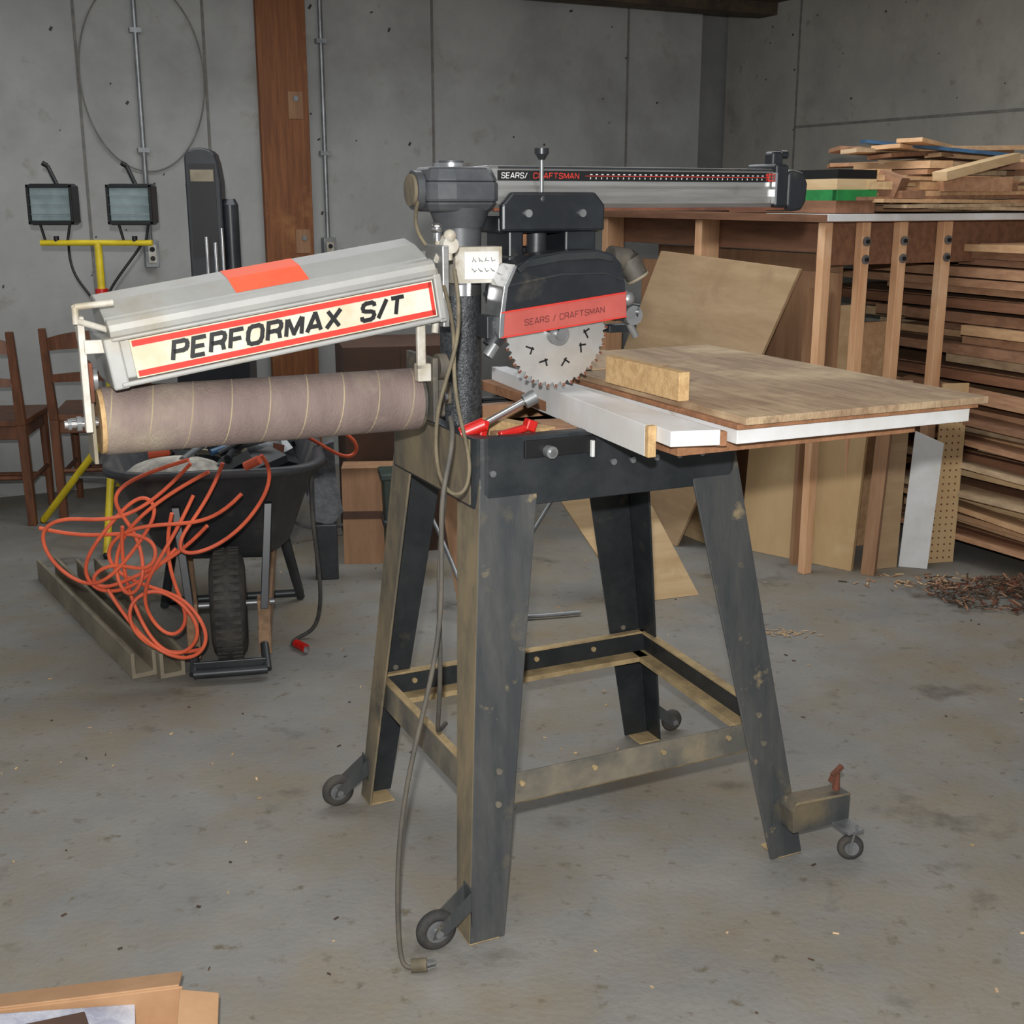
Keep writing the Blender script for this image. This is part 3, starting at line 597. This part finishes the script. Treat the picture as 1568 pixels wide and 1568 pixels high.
# ================= WORK LIGHT
wl=empty('work_light_stand',(-1.56,4.7,0))
q=MB().cyl((-.215,0,1.14),(.205,0,1.14),.011,yellow).cyl((-.0,0,.2),(0,0,.86),.013,yellow).cyl((0,0,.86),(.0,0,1.14),.014,yellow).cyl((0,0,.93),(0,0,.97),.024,redp).cyl((0,0,.88),(0,0,.93),.022,dark)
for e in ((-.38,.18),(.30,.25),(.05,-.34)):
    q.cyl((e[0]*.08,e[1]*.08,.40),(e[0],e[1],.012),.014,yellow).cyl((e[0]*.5,e[1]*.5,.215),(0,0,.23),.006,galv).sphere((e[0],e[1],.014),.014,dark)
q.done('tripod',wl)
for k,x in enumerate((-.155,.14)):
    q=MB().prism([(x-.083,1.215),(x-.083,1.345),(x-.07,1.355),(x+.07,1.355),(x+.083,1.345),(x+.083,1.215),(x+.07,1.205),(x-.07,1.205)],-.03,.045,'y',blackp)
    q.box(x-.072,x+.072,-.034,-.03,1.222,1.340,glass)
    for sgn in (-1,1): q.box(x+sgn*.079-.004,x+sgn*.079+.004,-.042,-.03,1.21,1.35,dark)
    q.box(x-.083,x+.083,-.042,-.03,1.342,1.352,dark).box(x-.083,x+.083,-.042,-.03,1.208,1.218,dark)
    for i in range(1,4): q.box(x-.08,x+.08,-.041,-.038,1.21+i*.034,1.2115+i*.034,galv)
    q.cyl((x-.04,0,1.14),(x-.055,0,1.205),.005,dark).cyl((x+.04,0,1.14),(x+.055,0,1.205),.005,dark).cyl((x+.0,0,1.14),(x,0,1.165),.01,dark)
    q.cyl((x+.01,.03,1.35),(x-.02,.03,1.42),.008,dark).cyl((x-.02,.03,1.42),(x-.035,.02,1.43),.009,dark)
    q.done('lamp_head_%d'%(k+1),wl,.003)
tube('lamp_cord_1',[(-.12,.03,1.14),(-.12,.0,1.05),(-.05,-.02,.96),(-.02,-.02,.92),(.02,-.02,.80)],.005,dark,wl)
tube('lamp_cord_2',[(.16,.03,1.14),(.12,.0,1.07),(.05,-.02,1.0),(.02,-.02,.93)],.005,dark,wl)

# ================= BAND SAW
bs=empty('band_saw',(-1.09,4.5,0),5)
q=MB()
out=[(-.065,.95),(-.065,1.44)]+[(-.065+.055-.055*math.cos(t*math.pi/8),1.44+.035*math.sin(t*math.pi/8)) for t in range(1,8)]+[(.05,1.42),(.058,1.36),(.058,.95)]
q.prism(out,-.05,.06,'y',blackp); q.done('upper_housing',bs,.006)
q=MB().box(-.05,.04,-.056,-.05,1.10,1.42,dark).cyl((.08,-.01,.9),(.08,-.01,1.28),.03,blackp).cyl((.08,-.01,1.28),(.08,-.01,1.30),.03,blackp,r1=.02).cyl((.0,-.07,.9),(.0,-.07,1.17),.007,chrome).cyl((.03,-.07,.9),(.03,-.07,1.15),.007,chrome).cyl((.055,-.07,.9),(.055,-.07,1.2),.006,chrome)
q.box(-.045,.035,-.0575,-.056,1.36,1.40,beamm)
q.done('guide_posts',bs)
MB().box(-.2,.24,-.2,.2,.88,.905,galv).done('table',bs,.004)
q=MB().box(-.13,.13,-.1,.12,.5,.86,blackp).box(-.06,.06,-.04,.06,.84,.96,blk).box(-.16,.16,-.13,.15,.0,.03,blk).box(-.13,-.09,-.1,.12,.03,.5,blk).box(.09,.13,-.1,.12,.03,.5,blk); q.done('base_cabinet',bs,.004)

# ================= CHAIRS
def chair(loc,rz):
    c=empty('wooden_chair',loc,rz)
    q=MB()
    for x in (-.19,.19):
        q.loft([Vector((x+a,.18+b,0)) for a,b in ((-.016,-.016),(.016,-.016),(.016,.016),(-.016,.016))],[Vector((x+a,.20+b,.42)) for a,b in ((-.018,-.018),(.018,-.018),(.018,.018),(-.018,.018))],chairw)
        q.loft([Vector((x+a,.20+b,.42)) for a,b in ((-.018,-.018),(.018,-.018),(.018,.018),(-.018,.018))],[Vector((x*1.02+a,.26+b,.80)) for a,b in ((-.014,-.012),(.014,-.012),(.014,.012),(-.014,.012))],chairw)
        q.cyl((x*.95,-.18,0),(x*.95,-.17,.42),.014,chairw,r1=.02)
        q.cyl((x*.95,-.18,.18),(x,.18,.18),.009,chairw)
    q.done('legs',c,.003)
    q=MB()
    def arcrail(z0,z1,y,bow):
        n=10
        for i in range(n):
            a=-1+2*i/n; b=-1+2*(i+1)/n
            pa=(a*.18,y+.03*(1-a*a)); pb_=(b*.18,y+.03*(1-b*b)); za=bow*(1-a*a); zb=bow*(1-b*b)
            q.loft([Vector((pa[0],pa[1],z0+za*.4)),Vector((pa[0],pa[1]+.014,z0+za*.4)),Vector((pa[0],pa[1]+.014,z1+za)),Vector((pa[0],pa[1],z1+za))],[Vector((pb_[0],pb_[1],z0+zb*.4)),Vector((pb_[0],pb_[1]+.014,z0+zb*.4)),Vector((pb_[0],pb_[1]+.014,z1+zb)),Vector((pb_[0],pb_[1],z1+zb))],chairw,caps=False)
    arcrail(.71,.76,.243,.03); arcrail(.58,.61,.228,.015)
    q.done('back_rails',c)
    MB().prism([(-.2,.2),(-.21,-.2),(.21,-.2),(.2,.2)],.415,.44,'z',chairw).box(-.19,.19,-.19,-.17,.36,.415,chairw).box(-.19,.19,.17,.19,.36,.415,chairw).box(-.19,-.17,-.17,.18,.36,.415,chairw).box(.17,.19,-.17,.18,.36,.415,chairw).cyl((-.18,-.18,.14),(.18,-.18,.14),.009,chairw).cyl((-.19,.18,.2),(.19,.18,.2),.009,chairw).done('seat',c,.004)
chair((-1.73,5.18,0),190)
chair((-2.18,5.0,0),187)

# ================= BOXES & MISC
b=empty('cardboard_box',(-.40,4.66,0),12)
MB().box(-.26,.25,-.20,.20,0,.78,cardd).box(-.05,.05,-.202,-.20,0,.78,cardd).done('carton',b,.004)
text('box_text','LA EUSE',.07,(.24,-.2035,.74),dark,b,rot=(90,180,0),off=.001)
text('box_text_2','AVOBA',.06,(.22,-.2035,.66),dark,b,rot=(90,180,0),off=.001)
b=empty('cardboard_box',(-.50,4.36,0),4)
MB().box(-.12,.10,-.06,.06,0,.36,ply3).box(-.12,.10,-.061,-.06,.17,.20,cardd).done('carton',b,.003)
g=empty('gray_cloth_bag',(-.66,4.10,0),8)
q=MB()
out=[(-.10,.52),(-.02,.47),(.05,.50),(.055,.36),(.075,.24),(.03,.19),(-.03,.21),(-.06,.34)]
q.loft([Vector((x,.0+.02*math.sin(9*x+7*z),z)) for x,z in out],[Vector((x*.9,.04+.02*math.cos(8*z),z)) for x,z in out],bagm)
q.box(-.03,.05,.0,.05,0,.20,blk)
q.done('bag',g,.012,3)
g=empty('storage_bin',(-.385,4.16,0),10)
MB().prism([(-.06,0),(-.07,.36),(.07,.36),(.06,0)],-.06,.06,'y',greend).box(-.08,.08,-.07,.07,.36,.385,greend).box(-.075,.075,-.066,.066,.2,.22,blackp).done('bin',g,.006)
def channel(a,b_,name='steel_channel'):
    a=Vector(a+(0,));b_=Vector(b_+(0,)); d=b_-a; L_=d.length
    e=empty(name,a,math.degrees(math.atan2(d.y,d.x)))
    prof=[(-.035,0),(.035,0),(.035,.075),(.024,.075),(.024,.014),(-.024,.014),(-.024,.075),(-.035,.075)]
    MB().prism(prof,0,L_,'x',beamm).done('profile',e,.002)
channel((-1.64,4.12),(-1.03,3.20))
channel((-1.50,4.12),(-.95,3.20))
ob=empty('open_cardboard_box',(-.69,1.435,0),12)
q=MB(); h=.12
q.box(-.22,.22,-.17,.17,0,.004,cardb)
q.box(-.22,.22,.166,.17,.004,h,cardb).box(-.22,.22,-.17,-.166,.004,h,cardb).box(-.22,-.216,-.166,.166,.004,h,cardb).box(.216,.22,-.166,.166,.004,h,cardb)
q.cbox((0,.205,h-.012),(.43,.08,.004),cardb,(-20,0,0)).cbox((.245,0,h-.008),(.06,.32,.004),cardb,(0,14,0)).cbox((-.25,0,h-.008),(.07,.32,.004),cardb,(0,-14,0))
q.cbox((.02,.11,.085),(.26,.10,.05),plasticw,(10,8,6)).cbox((.04,.10,.112),(.10,.06,.01),cardd,(10,8,20)).cbox((-.12,.09,.07),(.12,.12,.06),plasticw,(-8,4,-20))
q.done('carton',ob,.002)
dp=empty('sawdust_debris_pile',(1.68,3.92,0))
q=MB(); random.seed(9)
for i in range(620):
    r=random.random()**.7; t=random.uniform(0,2*math.pi); x=r*.32*math.cos(t)+.05; y=r*.20*math.sin(t)
    z=.005+(1-r)*.06*random.random()
    q.cbox((x,y,z+.004),(random.uniform(.02,.06),random.uniform(.003,.007),.003),random.choice([debris,debris,debris,rust,lum[3]]),(random.uniform(-25,25),random.uniform(-25,25),random.uniform(0,180)))
q.done('shavings',dp)
fd=empty('floor_wood_chips')
q=MB()
for i in range(160):
    x=random.uniform(-1.3,1.5); y=random.uniform(1.5,4.6)
    q.cbox((x,y,.0015),(random.uniform(.004,.012),random.uniform(.002,.005),.002),random.choice([lum[2],lum[4],debris,pboard,debris]),(0,0,random.uniform(0,180)))
for i in range(50):
    q.cbox((.84+random.gauss(0,.05),3.55+random.gauss(0,.02),.003),(.02,.0025,.002),lum[4],(0,0,random.uniform(0,180)))
for i in range(60):
    q.cbox((1.45+random.gauss(0,.1),4.08+random.gauss(0,.04),.003),(.03,.005,.003),random.choice(lum+[debris]),(0,0,random.uniform(0,180)))
q.done('chips',fd)

# ================= LIGHT + CAMERA
def light(name,kind,loc,energy,size,rot=(0,0,0),c=(1,1,1)):
    l=bpy.data.lights.new(name,kind); l.energy=energy; l.color=c
    if kind=='AREA': l.shape='RECTANGLE'; l.size=size[0]; l.size_y=size[1]
    else: l.shadow_soft_size=size
    o=bpy.data.objects.new(name,l); scene.collection.objects.link(o); o.location=loc; o.rotation_euler=[math.radians(a) for a in rot]; return o
light('camera_flash','POINT',(-.02,-.03,1.44),225,.02,c=(1,.995,.98))
light('fill_light_1','AREA',(0,1.2,2.27),16,(2.4,1.2),c=(.95,.98,1))  # added soft ambient fill, out of view, no fixture modelled
light('fill_light_2','AREA',(-.1,4.0,2.27),46,(3.6,1.2),c=(.95,.98,1))  # second added fill, lifts the back of the room
w=bpy.data.worlds.new('world'); scene.world=w; w.use_nodes=True
w.node_tree.nodes['Background'].inputs[0].default_value=(.88,.93,1,1); w.node_tree.nodes['Background'].inputs[1].default_value=.42
cd=bpy.data.cameras.new('camera'); cd.sensor_width=36; cd.lens=2300/1932*36; cd.clip_start=.05
co=bpy.data.objects.new('camera',cd); scene.collection.objects.link(co); co.location=(0,0,1.3); co.rotation_euler=(math.radians(90-14.4),0,0); scene.camera=co
scene.view_settings.view_transform='Standard'
